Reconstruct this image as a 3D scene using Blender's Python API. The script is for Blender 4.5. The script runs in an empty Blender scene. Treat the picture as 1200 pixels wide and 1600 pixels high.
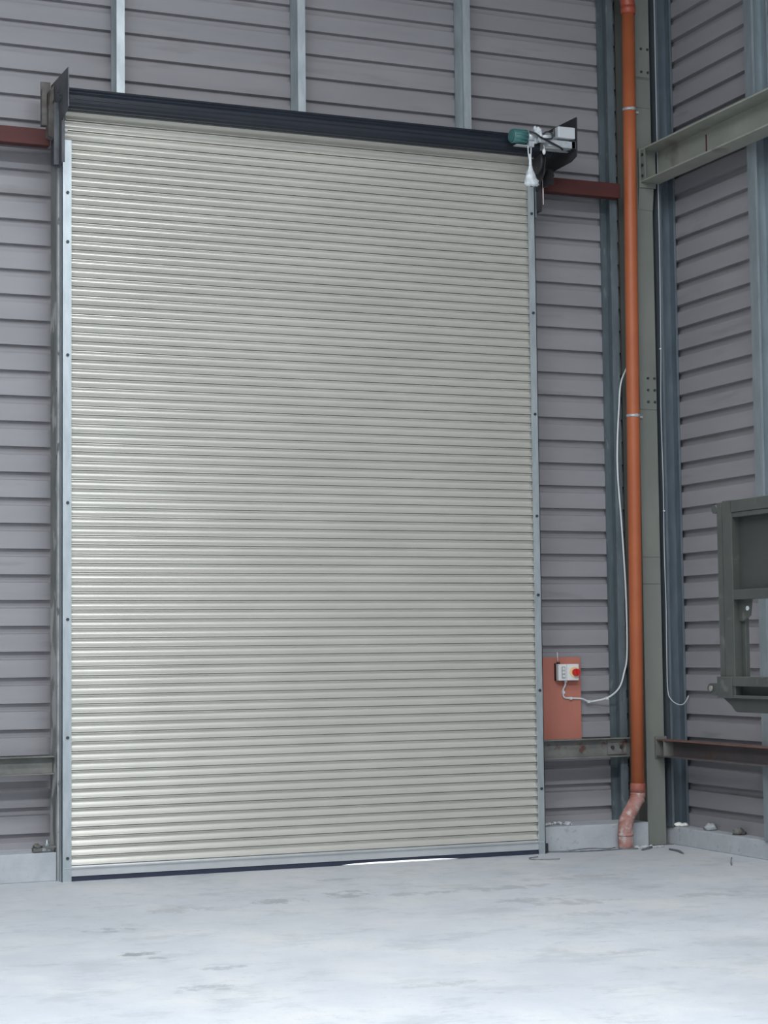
import bpy, bmesh, math, random
from mathutils import Vector, Matrix
random.seed(7)
S = bpy.context.scene
COL = S.collection

# ------------------------------------------------------------------ camera
PAN, PIT, ROL = 0.39719481, 0.07124012, -0.01164537
fw = Vector((math.sin(PAN), math.cos(PAN), 0)); rt = Vector((math.cos(PAN), -math.sin(PAN), 0)); up = Vector((0, 0, 1))
f2 = fw*math.cos(PIT) + up*math.sin(PIT); u2 = -fw*math.sin(PIT) + up*math.cos(PIT)
r3 = rt*math.cos(ROL) + u2*math.sin(ROL); u3 = -rt*math.sin(ROL) + u2*math.cos(ROL)
cam = bpy.data.cameras.new('camera'); co = bpy.data.objects.new('camera', cam); COL.objects.link(co)
M = Matrix((r3, u3, -f2)).transposed().to_4x4(); M.translation = Vector((-3.599236, -15.063009, 1.815768))
co.matrix_world = M
cam.sensor_fit = 'VERTICAL'; cam.sensor_height = 36; cam.lens = 2983.19/1600*36; cam.clip_end = 200
S.camera = co

# ------------------------------------------------------------------ light and exposure
S.view_settings.view_transform = 'Standard'; S.view_settings.look = 'None'
S.view_settings.gamma = 1.0; S.view_settings.use_curve_mapping = False
S.view_settings.exposure = 0.34
w = bpy.data.worlds.new('overcast_sky'); S.world = w; w.use_nodes = True
wn = w.node_tree; bg = wn.nodes['Background']
bg.inputs[0].default_value = (0.86, 0.93, 1.0, 1); bg.inputs[1].default_value = 1.08
def area(name, loc, rot, sx, sy, power, col=(0.92, 0.96, 1.0)):
    l = bpy.data.lights.new(name, 'AREA'); l.shape = 'RECTANGLE'; l.size = sx; l.size_y = sy
    l.energy = power; l.color = col
    o = bpy.data.objects.new(name, l); COL.objects.link(o); o.location = loc; o.rotation_euler = rot
    return o
# daylight entering through the rooflight strips
for yy, pw in ((-6.4, 520), (-11.6, 1450)):
    area('rooflight_daylight', (-3.0, yy, 9.4), (0, 0, 0), 12, 1.1, pw)
# sun on the yard outside the shutter: only a sliver comes under the rubber seal
sl = bpy.data.lights.new('sun', 'SUN'); sl.energy = 5; sl.angle = .02; sl.color = (1, .98, .94)
so = bpy.data.objects.new('sun', sl); COL.objects.link(so); so.rotation_euler = (math.radians(-50), 0, math.radians(-15))

# ------------------------------------------------------------------ helpers
OFF = {}
class MB:
    def __init__(s): s.v = []; s.f = []; s.sm = []
    def add(s, vs, fs, smooth=False):
        n = len(s.v); s.v += [tuple(v) for v in vs]
        s.f += [tuple(i+n for i in f) for f in fs]; s.sm += [smooth]*len(fs); return s
    def box(s, x0, x1, y0, y1, z0, z1):
        x0, x1 = sorted((x0, x1)); y0, y1 = sorted((y0, y1)); z0, z1 = sorted((z0, z1))
        vs = [(x, y, z) for z in (z0, z1) for y in (y0, y1) for x in (x0, x1)]
        return s.add(vs, [(0,2,3,1), (4,5,7,6), (0,1,5,4), (2,6,7,3), (0,4,6,2), (1,3,7,5)])
    def prism(s, pts, axis, a, b):
        """polygon pts extruded from a to b along axis (0=x: pts are (y,z); 1=y: (x,z); 2=z: (x,y))"""
        def P(p, t):
            if axis == 0: return (t, p[0], p[1])
            if axis == 1: return (p[0], t, p[1])
            return (p[0], p[1], t)
        n = len(pts); vs = [P(p, a) for p in pts] + [P(p, b) for p in pts]
        fs = [tuple(range(n)), tuple(range(2*n-1, n-1, -1))] + [(i, i+n, (i+1) % n+n, (i+1) % n) for i in range(n)]
        return s.add(vs, fs)
    def tube(s, pts, r, n=12, smooth=True, caps=True):
        P = [Vector(p) for p in pts]; R = r if isinstance(r, (list, tuple)) else [r]*len(P)
        vs = []; prev = None
        for i, p in enumerate(P):
            if i == 0: d = P[1]-P[0]
            elif i == len(P)-1: d = P[-1]-P[-2]
            else: d = (P[i]-P[i-1]).normalized() + (P[i+1]-P[i]).normalized()
            d.normalize()
            if prev is None:
                a = Vector((0, 0, 1)) if abs(d.z) < .9 else Vector((1, 0, 0))
                e = d.cross(a).normalized()
            else:
                e = (prev - d*prev.dot(d)).normalized()
            prev = e; g = d.cross(e)
            for k in range(n):
                t = 2*math.pi*k/n; vs.append(p + (e*math.cos(t)+g*math.sin(t))*R[i])
        fs = [(i*n+k, i*n+(k+1) % n, (i+1)*n+(k+1) % n, (i+1)*n+k) for i in range(len(P)-1) for k in range(n)]
        s.add(vs, fs, smooth)
        if caps:
            b = len(s.v)-len(vs)
            s.f += [tuple(b+k for k in range(n-1, -1, -1)), tuple(b+(len(P)-1)*n+k for k in range(n))]; s.sm += [False]*2
        return s
    def blob(s, c, rx, ry, rz, amp=.2, seg=14, ring=9, seed=0):
        rd = random.Random(seed); vs = []; c = Vector(c)
        for i in range(ring+1):
            th = math.pi*i/ring
            for k in range(seg):
                ph = 2*math.pi*k/seg; q = 1 + amp*(rd.random()-.5)*2*(0 if i in (0, ring) else 1)
                vs.append(c+Vector((rx*math.sin(th)*math.cos(ph)*q, ry*math.sin(th)*math.sin(ph)*q, rz*math.cos(th)*q)))
        fs = [(i*seg+k, (i+1)*seg+k, (i+1)*seg+(k+1) % seg, i*seg+(k+1) % seg) for i in range(ring) for k in range(seg)]
        return s.add(vs, fs, True)
    def build(s, name, m, parent=None, bevel=0):
        off = OFF.get(parent.name, Vector((0, 0, 0))) if parent else Vector((0, 0, 0))
        me = bpy.data.meshes.new(name)
        me.from_pydata([tuple(Vector(v)-off) for v in s.v], [], s.f); me.update()
        bm = bmesh.new(); bm.from_mesh(me); bmesh.ops.recalc_face_normals(bm, faces=bm.faces[:]); bm.to_mesh(me); bm.free()
        for p, q in zip(me.polygons, s.sm): p.use_smooth = q
        me.materials.append(m)
        o = bpy.data.objects.new(name, me); COL.objects.link(o)
        if parent: o.parent = parent
        OFF[o.name] = off
        if bevel:
            b = o.modifiers.new('bevel', 'BEVEL'); b.width = bevel; b.segments = 2; b.limit_method = 'ANGLE'
        return o
def B(): return MB()
def tag(o, label=None, cat=None, group=None, kind=None):
    if label: o['label'] = label
    if cat: o['category'] = cat
    if group: o['group'] = group
    if kind: o['kind'] = kind
    return o
def thing(name, loc, label, cat, group=None):
    o = bpy.data.objects.new(name, None); COL.objects.link(o); o.location = loc; o.empty_display_size = .1
    OFF[o.name] = Vector(loc); return tag(o, label, cat, group)
def cr(pts, n=8):
    """Catmull-Rom curve through pts"""
    P = [Vector(p) for p in pts]; P = [P[0]*2-P[1]] + P + [P[-1]*2-P[-2]]; out = []
    for i in range(1, len(P)-2):
        for k in range(n):
            t = k/n; a, b, c, d = P[i-1], P[i], P[i+1], P[i+2]
            out.append(.5*((2*b)+(c-a)*t+(2*a-5*b+4*c-d)*t*t+(3*b-a-3*c+d)*t**3))
    out.append(P[-2]); return out

# ------------------------------------------------------------------ materials
def srgb(r, g, b):
    f = lambda c: (c/255/12.92) if c/255 <= .04045 else ((c/255+.055)/1.055)**2.4
    return (f(r), f(g), f(b), 1)
def mat(name, c1, c2=None, rough=.6, metal=0, scale=6, stretch=(1, 1, 1), bump=0, bscale=60, c3=None, s3=25, t3=(.62, .7), detail=4, rough2=None, spec=.5, lohi=(.35, .65)):
    m = bpy.data.materials.new(name); m.use_nodes = True; nt = m.node_tree; N = nt.nodes; L = nt.links
    bs = N['Principled BSDF']; bs.inputs['Roughness'].default_value = rough; bs.inputs['Metallic'].default_value = metal
    bs.inputs['Specular IOR Level'].default_value = spec
    tc = N.new('ShaderNodeTexCoord'); mp = N.new('ShaderNodeMapping'); mp.inputs['Scale'].default_value = stretch
    ge = N.new('ShaderNodeNewGeometry')
    L.new(ge.outputs['Position'], mp.inputs['Vector'])
    bs.inputs['Base Color'].default_value = c1
    out = None
    if c2:
        n1 = N.new('ShaderNodeTexNoise'); n1.inputs['Scale'].default_value = scale; n1.inputs['Detail'].default_value = detail; n1.inputs['Roughness'].default_value = .62
        L.new(mp.outputs[0], n1.inputs['Vector'])
        r1 = N.new('ShaderNodeMapRange'); r1.inputs['From Min'].default_value = lohi[0]; r1.inputs['From Max'].default_value = lohi[1]
        L.new(n1.outputs['Fac'], r1.inputs['Value'])
        mx = N.new('ShaderNodeMix'); mx.data_type = 'RGBA'; mx.inputs['A'].default_value = c1; mx.inputs['B'].default_value = c2
        L.new(r1.outputs[0], mx.inputs['Factor']); out = mx.outputs['Result']
        if rough2 is not None:
            r2 = N.new('ShaderNodeMapRange'); r2.inputs['To Min'].default_value = rough; r2.inputs['To Max'].default_value = rough2
            L.new(r1.outputs[0], r2.inputs['Value']); L.new(r2.outputs[0], bs.inputs['Roughness'])
    if c3:
        n3 = N.new('ShaderNodeTexNoise'); n3.inputs['Scale'].default_value = s3; n3.inputs['Detail'].default_value = 5
        L.new(mp.outputs[0], n3.inputs['Vector'])
        r3_ = N.new('ShaderNodeMapRange'); r3_.inputs['From Min'].default_value = t3[0]; r3_.inputs['From Max'].default_value = t3[1]
        L.new(n3.outputs['Fac'], r3_.inputs['Value'])
        m3 = N.new('ShaderNodeMix'); m3.data_type = 'RGBA'; m3.inputs['B'].default_value = c3; m3.inputs['A'].default_value = c1
        if out: L.new(out, m3.inputs['A'])
        L.new(r3_.outputs[0], m3.inputs['Factor']); out = m3.outputs['Result']
    if out: L.new(out, bs.inputs['Base Color'])
    if bump:
        nb = N.new('ShaderNodeTexNoise'); nb.inputs['Scale'].default_value = bscale; nb.inputs['Detail'].default_value = 3
        L.new(mp.outputs[0], nb.inputs['Vector'])
        bb = N.new('ShaderNodeBump'); bb.inputs['Strength'].default_value = bump; bb.inputs['Distance'].default_value = .01
        L.new(nb.outputs['Fac'], bb.inputs['Height']); L.new(bb.outputs[0], bs.inputs['Normal'])
    return m
M_clad = mat('cladding_liner_grey', (.250, .243, .258, 1), (.285, .277, .292, 1), rough=.55, scale=.9, stretch=(.5, .5, 3), c3=(.20, .195, .20, 1), s3=3, t3=(.6, .8))
M_slat = mat('shutter_goosewing_grey', (.545, .535, .485, 1), (.595, .585, .53, 1), rough=.30, metal=.42, scale=1.4, stretch=(.6, 1, 2))
M_bar = mat('shutter_bar_alloy', (.52, .54, .55, 1), (.58, .60, .61, 1), rough=.35, metal=.5, scale=3)
M_galv = mat('galvanised_steel', (.38, .43, .45, 1), (.49, .54, .56, 1), rough=.45, metal=.65, scale=14, stretch=(1, 1, .25))
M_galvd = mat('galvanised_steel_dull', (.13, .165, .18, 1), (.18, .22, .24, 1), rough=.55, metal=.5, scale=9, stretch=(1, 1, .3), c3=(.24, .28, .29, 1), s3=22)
M_post = mat('door_post_steel', (.13, .145, .14, 1), (.24, .25, .24, 1), rough=.65, metal=.2, scale=4, stretch=(1, 1, .5), c3=(.42, .43, .42, 1), s3=5, t3=(.55, .6))
M_sealant = mat('patchy_sealant_strip', (.42, .43, .43, 1), (.22, .235, .24, 1), rough=.8, scale=5, stretch=(1, 1, .6), c3=(.12, .13, .13, 1), s3=9, t3=(.58, .62))
M_red = mat('red_oxide_primer', (.062, .013, .012, 1), (.085, .020, .017, 1), rough=.7, scale=5, stretch=(.4, 1, 1))
M_girt = mat('dusty_steel_channel', (.115, .12, .11, 1), (.19, .19, .175, 1), rough=.75, scale=4, c3=(.10, .05, .04, 1), s3=9, t3=(.6, .7))
M_girtrust = mat('rusty_channel', (.075, .07, .072, 1), (.10, .085, .085, 1), rough=.75, scale=5, c3=(.10, .06, .05, 1), s3=6, t3=(.6, .75))
M_rustedge = mat('rusted_flange', (.13, .065, .052, 1), (.17, .09, .07, 1), rough=.85, scale=8)
M_col = mat('grey_green_column_paint', (.16, .175, .155, 1), (.20, .21, .185, 1), rough=.65, scale=2, stretch=(1, 1, .4), c3=(.16, .16, .14, 1), s3=3, t3=(.58, .72))
M_pipe = mat('orange_drain_plastic', (.36, .10, .042, 1), (.41, .12, .05, 1), rough=.42, scale=2, spec=.3)
M_pipedirt = mat('pink_pipe_with_cement_dust', (.33, .12, .095, 1), (.38, .23, .205, 1), rough=.8, scale=9, c3=(.48, .42, .40, 1), s3=14, t3=(.52, .66))
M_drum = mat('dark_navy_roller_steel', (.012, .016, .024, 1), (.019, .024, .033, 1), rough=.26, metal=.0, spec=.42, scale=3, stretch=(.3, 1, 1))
M_plate = mat('dark_end_plate_steel', (.055, .060, .070, 1), (.10, .11, .12, 1), rough=.55, metal=.4, scale=6)
M_dplate = mat('black_end_plate_steel', (.022, .022, .026, 1), (.035, .033, .036, 1), rough=.6, metal=.2, scale=6)
M_rustp = mat('weathered_packing_plate', (.085, .070, .062, 1), (.15, .15, .14, 1), rough=.8, scale=9)
M_conc = mat('plinth_concrete', (.36, .385, .41, 1), (.44, .46, .48, 1), rough=.9, scale=5, c3=(.31, .33, .35, 1), s3=10, bump=.2)
M_rubber = mat('black_rubber_seal', (.02, .025, .05, 1), rough=.6)
M_teal = mat('teal_motor_paint', (.045, .135, .135, 1), (.055, .17, .165, 1), rough=.5, scale=20)
M_alloy = mat('silver_motor_alloy', (.42, .45, .47, 1), (.52, .56, .58, 1), rough=.45, metal=.4, scale=20)
M_white = mat('white_plastic', (.70, .71, .71, 1), rough=.5)
M_cable = mat('pale_grey_cable', (.62, .65, .66, 1), rough=.5)
M_black = mat('black_cable', (.015, .015, .018, 1), rough=.5)
M_wrap = mat('milky_polythene', (.72, .76, .78, 1), (.50, .54, .56, 1), rough=.3, scale=25, bump=.6, bscale=40)
M_board = mat('terracotta_board', (.41, .145, .105, 1), (.46, .175, .13, 1), rough=.8, scale=3, stretch=(1, 1, .5))
M_knob = mat('red_knob_plastic', (.55, .02, .02, 1), rough=.4)
M_yellow = mat('yellow_backplate', (.80, .58, .30, 1), rough=.5)
M_dgrey = mat('grey_switch_panel', (.30, .33, .32, 1), (.45, .47, .47, 1), rough=.6, scale=60)
M_bolt = mat('dark_bolt_steel', (.05, .06, .065, 1), rough=.5, metal=.5)
M_green = mat('drab_green_machine_paint', (.034, .038, .034, 1), (.046, .051, .045, 1), rough=.55, scale=5, c3=(.095, .10, .09, 1), s3=9, t3=(.62, .75))
M_greend = mat('drab_green_sheet', (.024, .027, .025, 1), (.030, .033, .030, 1), rough=.6, scale=4)
M_foam = mat('white_foam', (.80, .80, .74, 1), (.70, .70, .66, 1), rough=.9, scale=30, bump=.5)
M_rubble = mat('mortar_droppings', (.42, .44, .46, 1), (.60, .62, .63, 1), rough=.95, scale=30)
M_shell = mat('dark_shed_lining', (.13, .13, .14, 1), rough=.8)
M_pinkstrip = mat('pinkish_strip', (.62, .50, .48, 1), rough=.6)

# floor: power-floated concrete with dusty bloom and scuffs that have their own places
def floor_mat():
    m = bpy.data.materials.new('power_floated_concrete'); m.use_nodes = True; nt = m.node_tree; N = nt.nodes; L = nt.links
    bs = N['Principled BSDF']; bs.inputs['Roughness'].default_value = .62; bs.inputs['Specular IOR Level'].default_value = .35
    g = N.new('ShaderNodeNewGeometry')
    def noise(sc, det, st=(1, 1, 1), ro=.6):
        mp = N.new('ShaderNodeMapping'); mp.inputs['Scale'].default_value = st; L.new(g.outputs['Position'], mp.inputs['Vector'])
        n = N.new('ShaderNodeTexNoise'); n.inputs['Scale'].default_value = sc; n.inputs['Detail'].default_value = det; n.inputs['Roughness'].default_value = ro
        L.new(mp.outputs[0], n.inputs['Vector']); return n.outputs['Fac']
    def rng(x, a, b, c=0, d=1):
        r = N.new('ShaderNodeMapRange'); r.inputs['From Min'].default_value = a; r.inputs['From Max'].default_value = b
        r.inputs['To Min'].default_value = c; r.inputs['To Max'].default_value = d; L.new(x, r.inputs['Value']); return r.outputs[0]
    def mix(f, a, b):
        x = N.new('ShaderNodeMix'); x.data_type = 'RGBA'
        if isinstance(f, float): x.inputs['Factor'].default_value = f
        else: L.new(f, x.inputs['Factor'])
        for nm, v in (('A', a), ('B', b)):
            if isinstance(v, tuple): x.inputs[nm].default_value = v
            else: L.new(v, x.inputs[nm])
        return x.outputs['Result']
    c = mix(rng(noise(.55, 6), .35, .65), (.485, .51, .54, 1), (.585, .605, .63, 1))
    c = mix(rng(noise(1.1, 3), .5, .72, 0, .7), c, (.60, .61, .58, 1))
    c = mix(rng(noise(5, 7, (1, .55, 1), .7), .58, .78, 0, .55), c, (.41, .44, .47, 1))
    c = mix(rng(noise(24, 5), .60, .75, 0, .35), c, (.44, .46, .49, 1))
    c = mix(rng(noise(3.2, 9, (.8, .5, 1), .78), .45, .66, 0, .45), c, (.43, .46, .49, 1))
    c = mix(rng(noise(2.1, 10, (.7, 1, 1), .72), .525, .60, 0, .34), c, (.33, .355, .38, 1))
    c = mix(rng(noise(6.5, 8, (.5, 1, 1), .8), .565, .63, 0, .45), c, (.33, .35, .37, 1))
    c = mix(rng(noise(70, 3), .35, .7, 0, .16), c, (.38, .40, .42, 1))
    c = mix(rng(noise(.8, 4, (1, 1, 1), .5), .55, .75, 0, .5), c, (.66, .645, .64, 1))
    # discrete scuffs: (x, y, half length, half width, strength)
    sc = [(-.39,-2.72,.16,.09,.6), (-.46,-3.76,.14,.07,.8), (-.44,-3.95,.07,.05,.5), (1.08,-1.85,.20,.14,.55), (1.66,-1.7,.22,.20,.5),
          (.27,-2.0,.20,.16,.35), (-.18,-4.46,.14,.06,.45), (-.48,-5.05,.16,.08,.45), (2.8,-1.95,.40,.12,.4), (4.0,-3.0,.25,.12,.35),
          (2.66,-2.66,.25,.14,.4), (2.79,-3.47,.25,.12,.3), (2.3,-4.99,.2,.08,.3), (2.07,-1.95,.25,.1,.35), (2.0,-.85,.22,.07,.35), (.69,-5.48,.3,.08,.3), (2.94,-2.92,.3,.12,.35), (3.6,-1.6,.5,.1,.3)]
    wob = noise(7, 5, (1, .7, 1), .7)
    sep = N.new('ShaderNodeSeparateXYZ'); L.new(g.outputs['Position'], sep.inputs[0])
    def mth(op, a, b):
        x = N.new('ShaderNodeMath'); x.operation = op
        for i, v in enumerate((a, b)):
            if v is None: continue
            if isinstance(v, (int, float)): x.inputs[i].default_value = v
            else: L.new(v, x.inputs[i])
        return x.outputs[0]
    for (x, y, a, b, k) in sc:
        dx = mth('DIVIDE', mth('SUBTRACT', sep.outputs[0], x), a*1.25); dy = mth('DIVIDE', mth('SUBTRACT', sep.outputs[1], y), b*1.25)
        d = mth('ADD', mth('MULTIPLY', dx, dx), mth('MULTIPLY', dy, dy))
        d = mth('ADD', d, mth('MULTIPLY', mth('SUBTRACT', wob, .5), 6.5))
        c = mix(rng(d, .0, .7, k*1.15, 0), c, (.27, .29, .30, 1))
    L.new(c, bs.inputs['Base Color'])
    b = N.new('ShaderNodeBump'); b.inputs['Strength'].default_value = .15; b.inputs['Distance'].default_value = .01
    L.new(noise(9, 6), b.inputs['Height']); L.new(b.outputs[0], bs.inputs['Normal'])
    return m
M_floor = floor_mat()

# ------------------------------------------------------------------ setting
W = 4.156; HX = 5.78          # door width, right wall cladding plane
YC = 0.50                     # back wall cladding plane
PITCH = .2107
tag(B().box(-14, 12, -20, 7, -.2, 0).build('floor', M_floor), kind='structure')

def liner_profile(z0, z1, ph):
    """(offset outwards, z) rows of the liner sheet: wide pans with narrow recessed grooves"""
    rows = []; k = math.floor((z0-ph)/PITCH)-1
    while True:
        c = ph+k*PITCH
        for dz, o in ((-.038, 0), (-.030, .046), (.025, .046), (.031, 0)):
            rows.append((o, c+dz))
        if c > z1+.3: break
        k += 1
    rows = [r for r in rows if z0 < r[1] < z1]
    return [(rows[0][0], z0)] + rows + [(rows[-1][0], z1)]
def liner(mb, axis, plane, a, b, z0, z1, ph):
    R = liner_profile(z0, z1, ph); n = len(R)
    for side in (0, .012):
        P = (lambda t, o, z: (t, plane+o+side, z)) if axis == 0 else (lambda t, o, z: (plane+o+side, t, z))
        mb.add([P(a, o, z) for o, z in R]+[P(b, o, z) for o, z in R], [(i, i+1, n+i+1, n+i) for i in range(n-1)])
mb = B()
liner(mb, 0, YC, -14, -.02, .16, 9.6, 5.163)
liner(mb, 0, YC, W+.05, 5.83, .16, 9.6, 5.163)
liner(mb, 0, YC, -.02, W+.05, 6.05, 9.6, 5.163)
tag(mb.build('wall_back', M_clad), kind='structure')
mb = B(); liner(mb, 1, HX, -20, .5, .1, 9.6, 5.158)
tag(mb.build('wall_right', M_clad), kind='structure')
tag(B().box(-14.1, -14, -20, .6, 0, 9.6).build('wall_left', M_shell), kind='structure')
tag(B().box(-.02, W+.05, .30, .52, 5.98, 6.20).build('light_block_1', M_galvd), kind='structure')  # unseen head box added to block light leaking above the curtain
# plinths
def plinth(name, polys):
    mb = B()
    for (x0, x1, y0, y1, z) in polys: mb.box(x0, x1, y0, y1, 0, z)
    return tag(mb.build(name, M_conc, bevel=.006), kind='structure')
plinth('baseboard_back', [(-14, -.092, .12, .62, .225)])
plinth('baseboard_back_right', [(W+.09, 5.35, .15, .62, .215)])
plinth('baseboard_right', [(5.62, 5.95, -20, .6, .16)])
# roof sheeting with open rooflight strips
mb = B()
for a, b in ((.7, -5.8), (-7.0, -11.0), (-12.2, -15.8), (-17.0, -20)): mb.box(-14.1, 6.0, a, b, 9.6, 9.65)
tag(mb.build('ceiling', M_shell), kind='structure')

# ------------------------------------------------------------------ roller shutter
SH = thing('roller_shutter', (W/2, 0, 0), 'tall closed roller shutter door with pale goosewing grey ribbed slats filling the opening', 'roller shutter')
SP = .075; Z0 = .122
mb = B(); rows = []      # (y, z) from bottom to top
def lean(z):             # the curtain leans in towards the barrel above the guides
    return 0 if z < 6.0 else -(z-6.0)**1.4*.80
for k in range(83):
    z = Z0+SP*k
    if z > 6.2: break
    pr = [(.030, .000), (.030, .0058), (-.001, .0060), (-.002, .0085), (-.001, .011)]
    pr += [(.0055, .020), (.0115, .029), (.0165, .037), (.0200, .045), (.0212, .052), (.0195, .059), (.0130, .0650)]
    pr += [(.0085, .0665), (.0075, .0685), (.0085, .0705)] if k % 2 else [(.0065, .0690)]
    pr += [(.0075, .0735), (.030, .0740)]
    for (dy, dz) in pr: rows.append((.016+dy+lean(z+dz), z+dz))
n = len(rows)
for off, smooth in ((0, False),):
    xs = (-.06, W+.045)
    mb.add([(xs[0], y, z) for y, z in rows]+[(xs[1], y, z) for y, z in rows], [(i, i+1, n+i+1, n+i) for i in range(n-1)], False)
# rear face of the curtain
mb.add([(xs[0], .052, Z0), (xs[1], .052, Z0), (xs[1], .052, 6.0), (xs[0], .052, 6.0)], [(0, 1, 2, 3)])
mb.add([(xs[0], .052, 6.0), (xs[1], .052, 6.0), (xs[1], -.02, 6.20), (xs[0], -.02, 6.20)], [(0, 1, 2, 3)])
mb.build('curtain', M_slat, SH)
# bottom bar: alloy T section
mb = B().prism([(.012, .040), (.012, .104), (.018, .112), (.024, .1215), (.052, .1215), (.052, .040)], 0, -.06, W+.045)
mb.box(-.06, W+.045, -.004, .03, .104, .110)
mb.build('bottom_bar', M_bar, SH)
# rubber seal, lifting a few millimetres off the floor towards the middle
mb = B(); N_ = 40; vs = []
for i in range(N_+1):
    x = (W)*i/N_; e = max(0, 1-((x-2.83)/.55)**4)*.013 if abs(x-2.83) < .55 else 0
    e = e + .0015
    vs += [(x, .020, .042), (x, .050, .042), (x, .050, e), (x, .020, e)]
fs = []
for i in range(N_):
    for j in range(4): fs.append((i*4+j, i*4+(j+1) % 4, (i+1)*4+(j+1) % 4, (i+1)*4+j))
mb.add(vs, fs); mb.build('rubber_seal', M_rubber, SH)
# guides: open channels with a bright face flange
def guide(x0, x1, bolts, label):
    s_ = 1 if x0 < 1 else -1
    mb = B(); xo, xi = (x0, x1) if s_ > 0 else (x1, x0)
    mb.box(xo, xi, 0, .005, 0, 5.97); mb.box(xo, xo+s_*.006, 0, .10, 0, 5.97); mb.box(xo, xi, .058, .064, 0, 5.97)
    mb.box(xi, xi-s_*.004, .005, .012, 0, 5.97)
    g = mb.build('guide', M_galv, SH); g['label'] = label
    for z in bolts:
        xb = xi-s_*.032
        B().tube([(xb, -.010, z), (xb, .001, z)], .0135, 6, False).build('bolt', M_bolt, g)
guide(-.078, 0, [5.535, 5.13, 4.205, 3.01, 2.075, 1.135, .185], 'left galvanised side guide')
guide(W, W+.066, [5.69, 4.79, 3.88, 2.97, 2.27, 1.43, .57][:], 'right galvanised side guide')
# barrel
cy, cz, rr = -.15, 6.262, .094
mb = B(); prof = []
NF = 10
for i in range(NF):
    # rolled slat faces with a raised interlock bead between them
    for dt, r in ((0, rr-.003), (.06, rr+.002), (.10, rr+.0025), (.14, rr+.001), (.17, rr-.003), (.6, rr)):
        t = 2*math.pi*(i+dt)/NF+.12; prof.append((cy+r*math.cos(t), cz+r*math.sin(t)))
mb.prism(prof, 0, -.075, 4.3)
mb.build('barrel', M_drum, SH)
B().tube([(-.14, cy, cz), (4.5, cy, cz)], .03, 16).build('axle', M_bolt, SH)
# curtain top lip where it laps the barrel
B().prism([(-.10, 6.175), (-.086, 6.165), (-.06, 6.20), (-.075, 6.215)], 0, -.06, W+.045).build('top_lath', M_slat, SH)
# end plates
mb = B().prism([(-.38, 6.455), (.22, 6.47), (.22, 5.80), (-.05, 5.72), (-.17, 5.74), (-.17, 6.08), (-.38, 6.14)], 0, -.120, -.110)
mb.box(-.160, -.120, -.07, -.062, 5.74, 6.25).box(-.112, -.095, -.175, -.165, 5.74, 6.08)
mb.tube([(-.122, cy, cz), (-.108, cy, cz)], .07, 20)
for y_, z_ in ((-.05, 6.35), (.1, 6.3), (-.05, 5.9), (.1, 5.9)): mb.tube([(-.132, y_, z_), (-.11, y_, z_)], .014, 6, False)
o = mb.build('end_plate', M_plate, SH); o['label'] = 'left grey steel end plate'
B().box(-.20, -.121, .23, .25, 6.14, 6.50).box(-.205, -.165, .17, .23, 6.12, 6.42).prism([(-.165,6.02),(-.122,6.0),(-.122,6.44),(-.15,6.40),(-.158,6.30),(-.165,6.25)], 1, .10, .21).build('packing_plate', M_rustp, SH)
mb = B().prism([(-.42, 6.485), (.22, 6.50), (.22, 6.10), (-.30, 6.11), (-.405, 6.14), (-.415, 6.19)], 0, 4.430, 4.442)
mb.box(4.24, 4.43, .16, .30, 6.10, 6.14)
o = mb.build('end_plate', M_dplate, SH); o['label'] = 'right black end plate behind the motor'
mb = B().prism([(-.16, 6.02), (-.02, 5.90), (.10, 5.90), (.10, 6.20), (-.10, 6.22), (-.19, 6.17)], 0, 4.232, 4.246)
mb.tube([(4.17, cy+.02, 6.12), (4.20, cy+.02, 6.12)], .105, 20).prism([(-.22, 6.00), (-.10, 5.93), (.10, 5.93), (.10, 6.0), (-.12, 6.08)], 0, 4.30, 4.312)
mb.box(4.23, 4.43, .02, .06, 5.98, 6.12).box(4.24, 4.295, .0, .10, 5.72, 6.02)
mb.build('drive_bracket', M_dplate, SH)
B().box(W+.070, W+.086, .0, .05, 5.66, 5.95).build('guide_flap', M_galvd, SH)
B().tube([(4.302, -.012, 6.06), (4.304, -.012, 5.78)], .006, 8).build('guide_strip', M_pinkstrip, SH)
B().blob((-.055, -.03, 6.035), .018, .012, .010, .1, seed=3).build('end_clip', M_white, SH)

# ------------------------------------------------------------------ shutter motor
MO = thing('shutter_motor', (4.1, -.35, 6.3), 'teal and silver shutter motor on the black plate at the barrel right end', 'motor')
mb = B().tube([(3.815, -.35, 6.276), (3.825, -.35, 6.276)], .050, 24).tube([(3.825, -.35, 6.276), (3.965, -.35, 6.284)], .060, 24)
for i in range(12):
    t = 2*math.pi*i/12; mb.box(3.84, 3.96, -.35+.061*math.cos(t)-.003, -.35+.061*math.cos(t)+.003, 6.28+.061*math.sin(t)-.003, 6.28+.061*math.sin(t)+.003)
mb.build('motor_body', M_teal, MO)
mb = B().tube([(3.965, -.35, 6.284), (4.06, -.35, 6.288)], .046, 20).tube([(4.06, -.35, 6.29), (4.08, -.35, 6.29)], .056, 20)
mb.tube([(4.08, -.35, 6.29), (4.25, -.35, 6.30)], .048, 20).box(4.16, 4.43, -.40, -.24, 6.205, 6.265).tube([(4.16, -.35, 6.235), (4.40, -.36, 6.235)], .036, 16)
mb.box(4.03, 4.05, -.39, -.30, 6.22, 6.36)
mb.build('gearbox', M_alloy, MO)
mb = B().box(4.245, 4.415, -.43, -.33, 6.283, 6.385)
ob = mb.build('limit_switch_box', mat('light_grey_plastic', (.50, .52, .54, 1), rough=.5), MO, bevel=.008)
B().box(4.395, 4.428, -.40, -.30, 6.20, 6.36).build('end_cover', M_bolt, MO)
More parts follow.
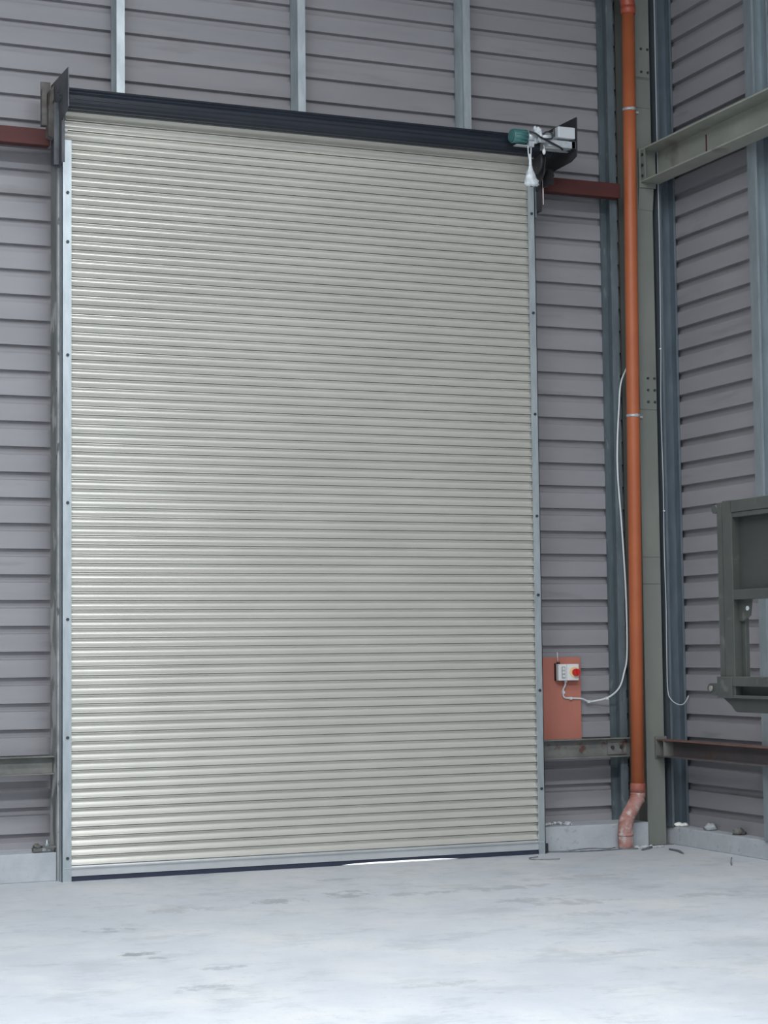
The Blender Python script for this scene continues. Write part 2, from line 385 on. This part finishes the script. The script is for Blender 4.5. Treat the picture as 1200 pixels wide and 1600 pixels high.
mb = B().tube(cr([(3.97, -.41, 6.315), (4.02, -.43, 6.295), (4.08, -.43, 6.262), (4.17, -.42, 6.235), (4.27, -.41, 6.20), (4.31, -.38, 6.19)]), .009, 8)
mb.tube(cr([(4.10, -.41, 6.305), (4.14, -.42, 6.325), (4.185, -.42, 6.315), (4.19, -.42, 6.275), (4.15, -.42, 6.262), (4.09, -.42, 6.262)]), .007, 8)
mb.tube(cr([(4.215, -.41, 6.37), (4.21, -.42, 6.33), (4.215, -.41, 6.29)]), .006, 8)
mb.build('motor_cable', M_black, MO)
mb = B().blob((4.07, -.38, 6.33), .030, .03, .040, .25, seed=4).blob((4.04, -.38, 6.355), .014, .02, .022, .2, seed=5).blob((4.085, -.39, 6.29), .018, .03, .05, .25, seed=6)
mb.build('polythene_wrapping', M_wrap, MO)
B().box(3.865, 4.03, -.36, -.30, 6.200, 6.206).box(3.98, 4.03, -.38, -.33, 6.19, 6.24).build('chain_bracket', M_alloy, MO)
B().blob((4.105, -.42, 6.145), .015, .015, .026, .05, seed=7).tube([(4.11, -.42, 6.17), (4.115, -.40, 6.21)], .003, 6).build('pull_toggle', M_white, MO)
# bagged hand chain hanging below
BG = thing('plastic_bag', (4.0, -.36, 5.86), 'clear plastic bag knotted round the hand chain, hanging below the motor', 'bag')
mb = B()
for dx in (-.012, .012): mb.tube(cr([(3.995+dx*1.3, -.36, 6.20), (3.995+dx, -.36, 6.12), (4.000+dx*.4, -.36, 6.06)]), .006, 8)
mb.build('hand_chain', M_alloy, BG)
mb = B(); rd = random.Random(3); seg = 18; vs = []; levels = [(6.13, .010), (6.08, .012), (6.03, .014), (6.00, .020), (5.96, .036), (5.92, .052), (5.885, .062), (5.86, .064), (5.845, .045), (5.84, .015)]
for z, r in levels:
    for k in range(seg):
        q = 1+.35*(rd.random()-.5)*(1 if r > .018 else .3)
        t = 2*math.pi*k/seg; vs.append((4.0+r*q*math.cos(t)+(.010 if z < 5.9 else 0), -.36+r*.7*q*math.sin(t), z+.012*(rd.random()-.5)))
mb.add(vs, [(i*seg+k, i*seg+(k+1) % seg, (i+1)*seg+(k+1) % seg, (i+1)*seg+k) for i in range(len(levels)-1) for k in range(seg)], True)
mb.build('bag_film', M_wrap, BG)

# ------------------------------------------------------------------ door posts
def post(x0, x1, label, group=None):
    t = thing('door_post', ((x0+x1)/2, .2, 0), label, 'steel post')
    mb = B().box(x0, x1, .105, .36, 0, 6.15); mb.build('shaft', M_post, t)
    xr = -.03 if x0 < 1 else x0
    B().box(xr, x1, .36, .50, .0, 6.15).build('light_block_return', M_post, t)  # unseen return added to stop light leaking in behind the post
    return t
pl = post(-.088, .0, 'dark patchy steel post behind the left shutter guide')
B().box(-.0905, -.0725, .098, .150, 0, 5.97).build('sealant_strip', M_sealant, pl)
pr_ = post(W+.006, W+.075, 'dark steel post behind the right shutter guide')

# ------------------------------------------------------------------ galvanised cladding rails (C sections)
def rail_back(x0, x1, z0, z1, label, group, name='cladding_rail', m=None):
    t = thing(name, ((x0+x1)/2, .4, z0), label, 'steel rail', group)
    # C section, open to the left: web on the right
    m = mf = m or M_galv
    B().box(x0, x1, .300, .303, z0, z1).build('front_flange', mf, t)
    B().box(x1-.003, x1, .303, .495, z0, z1).box(x0, x1-.003, .492, .495, z0, z1).box(x0, x0+.003, .303, .318, z0, z1).box(x0, x0+.003, .477, .492, z0, z1).build('web', m, t)
    return t
G1 = 'galvanised rails rising above the shutter barrel'
rail_back(.456, .526, 6.06, 9.55, 'bright galvanised rail above the shutter, leftmost of the three', G1)
rail_back(2.078, 2.150, 6.06, 9.55, 'galvanised rail above the middle of the shutter barrel', G1)
rail_back(3.676, 3.750, 6.06, 9.55, 'galvanised rail above the shutter nearest the motor', G1)
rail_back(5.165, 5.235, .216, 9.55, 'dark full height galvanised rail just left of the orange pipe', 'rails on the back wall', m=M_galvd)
def rail_right(y0, label, m=None):
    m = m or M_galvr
    # -X flange facing the hall, open towards the camera
    y1 = y0+.115
    t = thing('wall_rail', (5.68, (y0+y1)/2, .16), label, 'steel rail', 'galvanised rails on the right wall')
    B().box(5.600, 5.603, y0, y1, .161, 9.55).build('front_flange', m, t)
    B().box(5.603, 5.775, y1-.003, y1, .161, 9.55).box(5.772, 5.775, y0, y1-.003, .161, 9.55).box(5.603, 5.622, y0, y0+.003, .161, 9.55).box(5.753, 5.772, y0, y0+.003, .161, 9.55).box(5.68, 5.70, y1-.010, y1-.003, .161, 9.55).build('web', m, t)
    return t
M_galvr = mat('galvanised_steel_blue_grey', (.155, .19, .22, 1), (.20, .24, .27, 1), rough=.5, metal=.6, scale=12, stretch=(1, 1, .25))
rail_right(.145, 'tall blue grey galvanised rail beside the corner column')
rail_right(-1.440, 'tall galvanised rail at the right edge, passing behind the green frame', m=mat('galvanised_steel_pale', (.27, .32, .34, 1), (.33, .38, .41, 1), rough=.5, metal=.6, scale=12, stretch=(1, 1, .25)))

# ------------------------------------------------------------------ red oxide head beams
def redbeam(x0, x1, label):
    o = B().box(x0, x1, .20, .30, 5.962, 6.098).build('head_beam', M_red, bevel=.006)
    # re-origin
    return tag(o, label, 'steel beam', 'red oxide beams at shutter head')
redbeam(-14, -.13, 'dark red steel beam left of the shutter, under the end plate')
redbeam(W+.10, 5.222, 'dark red steel beam right of the shutter, below the motor')

# ------------------------------------------------------------------ low side channels
def channel_x(x0, x1, y0, z0, z1, m, label, cleat=None):
    t = thing('side_channel', ((x0+x1)/2, y0, z0), label, 'steel channel', 'low steel channels around the walls')
    B().box(x0, x1, y0, y0+.075, z1-.010, z1).box(x0, x1, y0, y0+.075, z0, z0+.010).box(x0, x1, y0+.067, y0+.075, z0+.01, z1-.01).build('channel', m, t)
    if cleat:
        mb = B().box(cleat[0], cleat[1], y0+.055, y0+.067, z0+.022, z1-.018)
        c = mb.build('cleat', m, t)
        for xx in (cleat[0]+.05, cleat[1]-.06):
            B().tube([(xx, y0+.040, (z0+z1)/2), (xx, y0+.055, (z0+z1)/2)], .016, 6, False).build('bolt', M_bolt, c)
    return t
channel_x(-14, -.092, .20, .838, .984, M_girt, 'dusty steel channel low on the wall left of the shutter')
channel_x(W+.08, 5.24, .20, .808, .980, M_girt, 'dusty steel channel below the terracotta board', (5.0, 5.20))
t = thing('side_channel', (5.5, -6, .8), 'rusty dark channel running along the right wall beside the rail', 'steel channel', 'low steel channels around the walls')
B().box(5.45, 5.56, -19, .15, .950, .960).build('top_flange', M_rustedge, t)
B().box(5.45, 5.56, -19, .15, .802, .812).box(5.552, 5.56, -19, .15, .812, .950).build('channel', M_girtrust, t)
B().box(5.45, 5.552, .02, .03, .812, .950).build('stiffener', M_girt, t)
B().box(5.56, 5.60, -.02, .05, .82, .94).build('cleat', M_girt, t)
B().box(5.44, 5.56, .150, .162, .79, .985).build('end_plate', M_girt, t)

# ------------------------------------------------------------------ corner column
CL = thing('corner_column', (5.455, .34, 0), 'grey green painted steel I column standing in the corner behind the orange pipe', 'steel column')
mb = B().box(5.358, 5.545, .170, .186, 0, 9.55).box(5.358, 5.545, .474, .490, 0, 9.55).box(5.447, 5.457, .186, .474, 0, 9.55)
mb.build('section', M_col, CL)
B().box(5.359, 5.544, .1665, .170, 2.375, 2.380).box(5.359, 5.544, .1665, .170, 2.622, 2.627).box(5.359, 5.544, .1665, .170, 6.828, 6.834).box(5.359, 5.544, .1665, .170, 7.10, 7.118).build('weld_seam', M_girt, CL)
for z0, z1, zs in ((3.99, 4.38, (4.06, 4.17, 4.28)), (7.12, 7.55, (7.17, 7.39))):
    pl_ = B().box(5.362, 5.541, .163, .170, z0, z1).build('splice_plate', M_col, CL)
    for z in zs:
        for x in (5.45, 5.52): B().tube([(x, .154, z), (x, .163, z)], .012, 8, False).build('bolt', M_bolt, pl_)
B().box(5.30, 5.60, .13, .56, 0, .006).build('base_plate', M_girt, CL)

# ------------------------------------------------------------------ big beam on the right wall
BM = thing('wall_beam', (5.5, -6, 6.1), 'large grey green steel beam running along the right wall from the corner column', 'steel beam')
mb = B().box(5.40, 5.598, -19, .125, 6.408, 6.424).box(5.40, 5.598, -19, .125, 6.108, 6.122).box(5.588, 5.598, -19, .125, 6.122, 6.408)
M_beam = mat('grey_green_beam_paint', (.24, .25, .22, 1), (.31, .32, .28, 1), rough=.65, scale=1.5, c3=(.18, .17, .15, 1), s3=3, t3=(.6, .75))
mb.build('channel', M_beam, BM)
B().box(5.578, 5.588, -.72, -.712, 6.20, 6.36).build('weld_mark', M_red, BM)
c = B().box(5.385, 5.56, .125, .140, 6.06, 6.424).box(5.40, 5.41, .05, .125, 6.122, 6.408).build('end_plate', M_col, BM)
for z in (6.16, 6.26, 6.36): B().tube([(5.392, .085, z), (5.400, .085, z)], .015, 8, False).build('bolt', M_bolt, c)
B().prism([(.14, 6.06), (.165, 6.06), (.165, 5.86)], 0, 5.39, 5.545).build('gusset', M_col, BM)

# ------------------------------------------------------------------ orange drain pipe
PP = thing('drain_pipe', (5.06, .06, 0), 'orange plastic drain pipe in the corner with a dusty pink bend at its foot', 'pipe')
def pipex(z): return 5.218 + (z-.5)*(5.286-5.218)/7.2
B().tube([(pipex(z), .10, z) for z in (.50, 2, 4, 6, 7.70)], .0605, 28).build('pipe', M_pipe, PP)
B().tube([(pipex(7.68), .10, 7.68), (pipex(7.72), .10, 7.72), (pipex(7.75), .10, 7.75)], [.066, .070, .070], 28).tube(cr([(pipex(7.75), .10, 7.75), (5.27, .10, 7.84), (5.20, .10, 7.95), (5.02, .10, 8.12), (4.90, .10, 8.30), (4.88, .1, 9.5)], 6), .066, 24).build('top_bend', mat('dark_red_pipe_fitting', (.34, .07, .04, 1), (.40, .09, .05, 1), rough=.4, scale=4), PP)
B().tube([(pipex(.55), .10, .575), (pipex(.5), .10, .56), (pipex(.5), .10, .49)], [.064, .070, .070], 28).build('collar', mat('red_pipe_collar', (.30, .075, .055, 1), (.36, .13, .10, 1), rough=.6, scale=12), PP)
mb = B().tube(cr([(pipex(.5), .10, .50), (5.213, .098, .46), (5.195, .09, .42), (5.15, .08, .36), (5.10, .066, .30), (5.072, .06, .25), (5.062, .06, .20), (5.060, .06, .13), (5.060, .06, 0)], 5), [.069]*6+[.063]*2+[.069]*2+[.063]*14+[.07]*1+[.069]*2+[.067]*14, 28)
mb.tube([(5.06, .06, .14), (5.06, .06, .125), (5.06, .06, .11)], [.069, .076, .069], 28).build('offset_bend', M_pipedirt, PP)
for z in (6.775, 3.915):
    mb = B().tube([(pipex(z), .10, z-.012), (pipex(z), .10, z+.012)], .0635, 28).box(pipex(z)-.012, pipex(z)+.012, .035, .045, z-.014, z+.014)
    mb.box(pipex(z)+.02, pipex(z)+.13, .15, .17, z-.01, z+.01)
    mb.build('pipe_clip', M_alloy, PP)

# ------------------------------------------------------------------ control board
bd = B().box(W+.08, 4.852, .462, .478, .93, 1.715).build('backing_board', M_board, bevel=.002)
tag(bd, 'terracotta coloured board fixed to the cladding just right of the shutter', 'board')
CB = thing('control_box', (4.69, .42, 1.5), 'small white control box with red rotary switch on the terracotta board', 'control box')
B().box(4.583, 4.793, .385, .461, 1.503, 1.652).build('enclosure', M_white, CB, bevel=.006)
B().box(4.5785, 4.5835, .43, .461, 1.503, 1.66).build('side_shadow_strip', M_black, CB)  # black strip painting in the shade along the box's left side
B().box(4.665, 4.668, .383, .386, 1.505, 1.650).build('lid_joint', M_dgrey, CB)
kp = B().box(4.614, 4.652, .381, .387, 1.522, 1.632).build('button_panel', M_dgrey, CB)
for z in (1.61, 1.577, 1.545): B().tube([(4.633, .376, z), (4.633, .383, z)], .011, 12).build('push_button', M_white, kp)
B().tube([(4.742, .379, 1.580), (4.742, .386, 1.580)], .047, 24).build('switch_surround', M_yellow, CB)
kb = B().tube([(4.752, .345, 1.578), (4.752, .379, 1.578)], .033, 24).box(4.746, 4.758, .332, .346, 1.552, 1.604).build('rotary_switch', M_knob, CB)
B().tube([(4.60, .42, 1.652), (4.60, .42, 1.672)], .016, 12).build('cable_gland', M_black, CB)
B().tube([(4.600, .43, 1.67), (4.602, .44, 1.76)], .004, 8).build('top_wire', M_cable, CB)
cab = cr([(4.672, .42, 1.505), (4.672, .43, 1.46), (4.662, .45, 1.42), (4.662, .452, 1.37), (4.682, .452, 1.345), (4.76, .452, 1.340), (4.86, .455, 1.332), (4.92, .46, 1.308), (4.99, .45, 1.310), (5.09, .37, 1.345), (5.155, .29, 1.43), (5.19, .26, 1.56), (5.222, .25, 1.75), (5.228, .26, 2.3), (5.205, .27, 2.9), (5.175, .27, 3.35), (5.175, .27, 3.65), (5.20, .27, 4.0), (5.24, .29, 4.25), (5.36, .33, 4.5), (5.42, .33, 5.0)], 7)
CA = thing('power_cable', (4.9, .4, 1.3), 'white cable curving from the control box up behind the orange pipe', 'cable')
B().tube(cab, .0085, 8).build('sheath', M_cable, CA)
for p in ((4.662, .452, 1.395), (4.735, .452, 1.340), (4.925, .46, 1.305), (5.075, .385, 1.335)):
    B().box(p[0]-.012, p[0]+.012, p[1]-.014, p[1]+.01, p[2]-.012, p[2]+.012).build('cable_clip', M_cable, CA)
o = B().tube([(4.672, .42, 1.506), (4.672, .42, 1.485)], .015, 12).build('cable_gland', M_white, CA)

# cable on the right rail
CR = thing('rail_cable', (5.59, .14, 1.3), 'thin white cable tied down the galvanised rail, ending in a loop near the bottom', 'cable')
pts = [(5.592, .138, 9.5), (5.592, .137, 8), (5.590, .136, 6.6), (5.592, .138, 5.5), (5.590, .150, 4.56), (5.591, .168, 4.2), (5.59, .172, 3.9), (5.591, .162, 3.3), (5.590, .168, 2.7), (5.591, .160, 2.2), (5.59, .165, 1.7), (5.589, .158, 1.40), (5.600, .118, 1.315), (5.65, .085, 1.272), (5.70, .075, 1.275), (5.745, .085, 1.315), (5.765, .09, 1.35)]
B().tube(cr(pts, 6), .0055, 8).build('sheath', mat('grey_dusty_cable', (.38, .41, .43, 1), rough=.6), CR)
for z in (4.56, 3.05): B().blob((5.588, .155, z), .010, .016, .008, .1).build('cable_tie', M_white, CR)

# ------------------------------------------------------------------ drab green steel frame at the right edge
GF = thing('machine_frame', (2.3, -7.6, 0), 'drab green steel frame of a machine entering the picture at the right edge', 'steel frame')
y0 = -6.327
B().box(2.0, 2.06, y0-.048, y0, 1.54, 2.573).box(2.05, 2.06, y0-.062, y0-.048, 1.56, 2.56).build('outer_upright', M_green, GF, bevel=.003)
B().box(1.995, 2.07, y0-.148, y0-.060, 1.54, 2.578).box(2.045, 2.07, y0-.180, y0-.148, 1.56, 2.05).build('inner_upright', M_green, GF, bevel=.003)
B().box(1.995, 2.07, -9.2, y0-.14, 2.512, 2.576).box(2.0, 2.03, -9.2, y0-.14, 2.485, 2.512).build('top_rail', M_green, GF, bevel=.003)
B().box(2.04, 2.052, -9.2, y0-.14, 2.09, 2.50).build('sheet_panel', M_greend, GF)
B().box(1.998, 2.07, -9.2, y0-.14, 2.050, 2.102).build('middle_rail', M_green, GF, bevel=.003)
lug = B().prism([(y0-.148, 2.05), (y0-.148, 1.94), (y0-.18, 1.935), (y0-.245, 1.965), (y0-.262, 2.05)], 0, 2.03, 2.042).build('corner_lug', M_green, GF)
B().tube([(2.024, y0-.232, 2.003), (2.046, y0-.232, 2.003)], .012, 14).build('lug_hole_disc', M_dgrey, lug)  # pale disc in place of a hole showing bright cladding behind
B().box(1.99, 2.07, -9.2, y0+.008, 1.595, 1.645).box(1.985, 2.07, y0-.13, y0+.012, 1.532, 1.645).box(1.99, 2.08, -9.2, y0, 1.532, 1.548).box(2.04, 2.08, -9.2, y0, 1.548, 1.60).build('bottom_rail', M_green, GF, bevel=.003)
B().prism([(y0, 1.534), (y0-.05, 1.534), (-9.2, 1.534), (-9.2, 1.458), (y0-.135, 1.458), (y0-.115, 1.465), (y0-.085, 1.49)], 0, 2.01, 2.10).build('sill_plate', M_greend, GF, bevel=.003)
lg = B().prism([(y0+.100+.040*math.cos(a), 1.580+.028*math.sin(a)) for a in [math.pi*(-.5+i/10) for i in range(11)]] + [(y0+.01, 1.608), (y0+.01, 1.552)], 0, 2.005, 2.03).build('hinge_lug', M_green, GF)
B().tube([(1.996, y0+.095, 1.580), (2.004, y0+.095, 1.580)], .015, 12).build('lug_pin', M_girt, lg)
B().tube([(2.0, y0+.024, 2.54), (2.05, y0+.024, 2.54)], .024, 14).box(2.01, 2.05, y0, y0+.03, 2.52, 2.56).build('top_stop', M_green, GF)
# the parts that carry it, beyond the picture edge
for xa, ya in ((2.0, -7.75), (2.0, -9.2), (2.9, -7.75), (2.9, -9.2)):
    B().box(xa, xa+.1, ya, ya+.1, .02, 1.46).box(xa-.06, xa+.16, ya-.06, ya+.16, 0, .02).build('support_leg', M_green, GF)
for ya in (-7.73, -9.18): B().box(2.1, 2.9, ya, ya+.06, 1.40, 1.46).build('cross_member', M_green, GF)

# ------------------------------------------------------------------ small things on plinths and floor
mb = B().blob((5.655, .125, .178), .045, .030, .022, .18, seed=11).blob((5.70, .10, .176), .035, .028, .019, .2, seed=12).blob((5.67, .09, .174), .03, .02, .015, .2, seed=13)
tag(mb.build('foam_lump', M_foam), 'white crumpled foam lump on the plinth at the foot of the rail', 'foam')
mb = B().blob((5.72, -.30, .185), .05, .06, .035, .3, seed=21)
tag(mb.build('mortar_lump', M_conc), 'small grey mortar lump on the right plinth beside the foam', 'rubble', 'mortar lumps on the right plinth')
mb = B().blob((5.71, -.78, .185), .05, .05, .03, .45, seed=22)
tag(mb.build('mortar_lump', M_girt), 'dark jagged lump on the right plinth under the cladding edge', 'rubble', 'mortar lumps on the right plinth')
mb = B(); rd = random.Random(5)
for i in range(26):
    r = rd.uniform(.008, .024); mb.blob((rd.uniform(4.30, 4.62)-0, rd.uniform(.24, .34), .215+r*.6), r, r, r*.7, .4, 6, 4, seed=30+i)
tag(mb.build('mortar_droppings', M_rubble), 'pale crumbled mortar droppings on the plinth right of the shutter', 'rubble', kind='stuff')
CLM = thing('pipe_clamp', (-.17, .18, .225), 'small dusty bolted clamp on the left plinth against the door post', 'clamp')
B().box(-.20, -.092, .13, .20, .262, .276).box(-.27, -.20, .15, .22, .232, .262).blob((-.24, .17, .275), .03, .03, .02, .3, seed=40).build('plate', M_girt, CLM)
B().tube([(-.162, .155, .226), (-.162, .155, .325)], .008, 8).tube([(-.162, .155, .276), (-.162, .155, .295)], .018, 6, False).build('bolt', M_galv, CLM)
def wire(pts, r, m, label, name='wire_offcut', g=None):
    return tag(B().tube(cr(pts, 6), r, 6).build(name, m), label, 'wire', g)
M_wire = mat('dusty_dark_wire', (.10, .11, .13, 1), (.2, .21, .23, 1), rough=.7, scale=20)
wire([(4.29, .10, .006), (4.45, .03, .006), (4.62, -.02, .008), (4.80, -.02, .006), (5.0, -.035, .010), (5.12, -.05, .006)], .006, M_wire, 'long dark wire on the floor along the plinth left of the pipe foot')
wire([(4.50, .09, .007), (4.70, .06, .02), (4.86, .05, .008), (4.96, .08, .012)], .005, M_wire, 'short thin wire against the plinth beside the pipe foot')
wire([(5.09, -.17, .008), (5.2, -.10, .016), (5.30, .0, .010), (5.38, .06, .014)], .009, M_wire, 'thick dark wire offcut on the floor in front of the column')
wire([(5.33, -.24, .008), (5.31, -.42, .012), (5.25, -.60, .007)], .009, M_wire, 'dark wire offcut on the floor right of the column')
wire([(5.27, -1.33, .04), (5.22, -1.40, .03), (5.20, -1.43, .008), (5.14, -1.53, .006)], .006, M_wire, 'tiny upright dark wire scrap near the right plinth')
wire([(4.04, -.20, .006), (3.93, -.26, .006), (3.90, -.36, .006), (4.0, -.43, .006), (4.12, -.45, .006)], .004, M_wire, 'thin hooked wire lying in front of the right guide foot')
tag(B().box(4.262, 4.278, .06, .075, .0, .085).build('steel_peg', M_bolt, bevel=.002), 'small black steel peg on the floor beside the right guide foot', 'peg')
mb = B(); rd = random.Random(9)
for i in range(60):
    r = rd.uniform(.006, .018); mb.blob((rd.uniform(5.15, 5.40), rd.uniform(-.02, .12), r*.5), r, r, r*.6, .4, 6, 4, seed=70+i)
tag(mb.build('corner_grit', M_rubble), 'fine grey grit swept against the column and pipe foot', 'grit', kind='stuff')
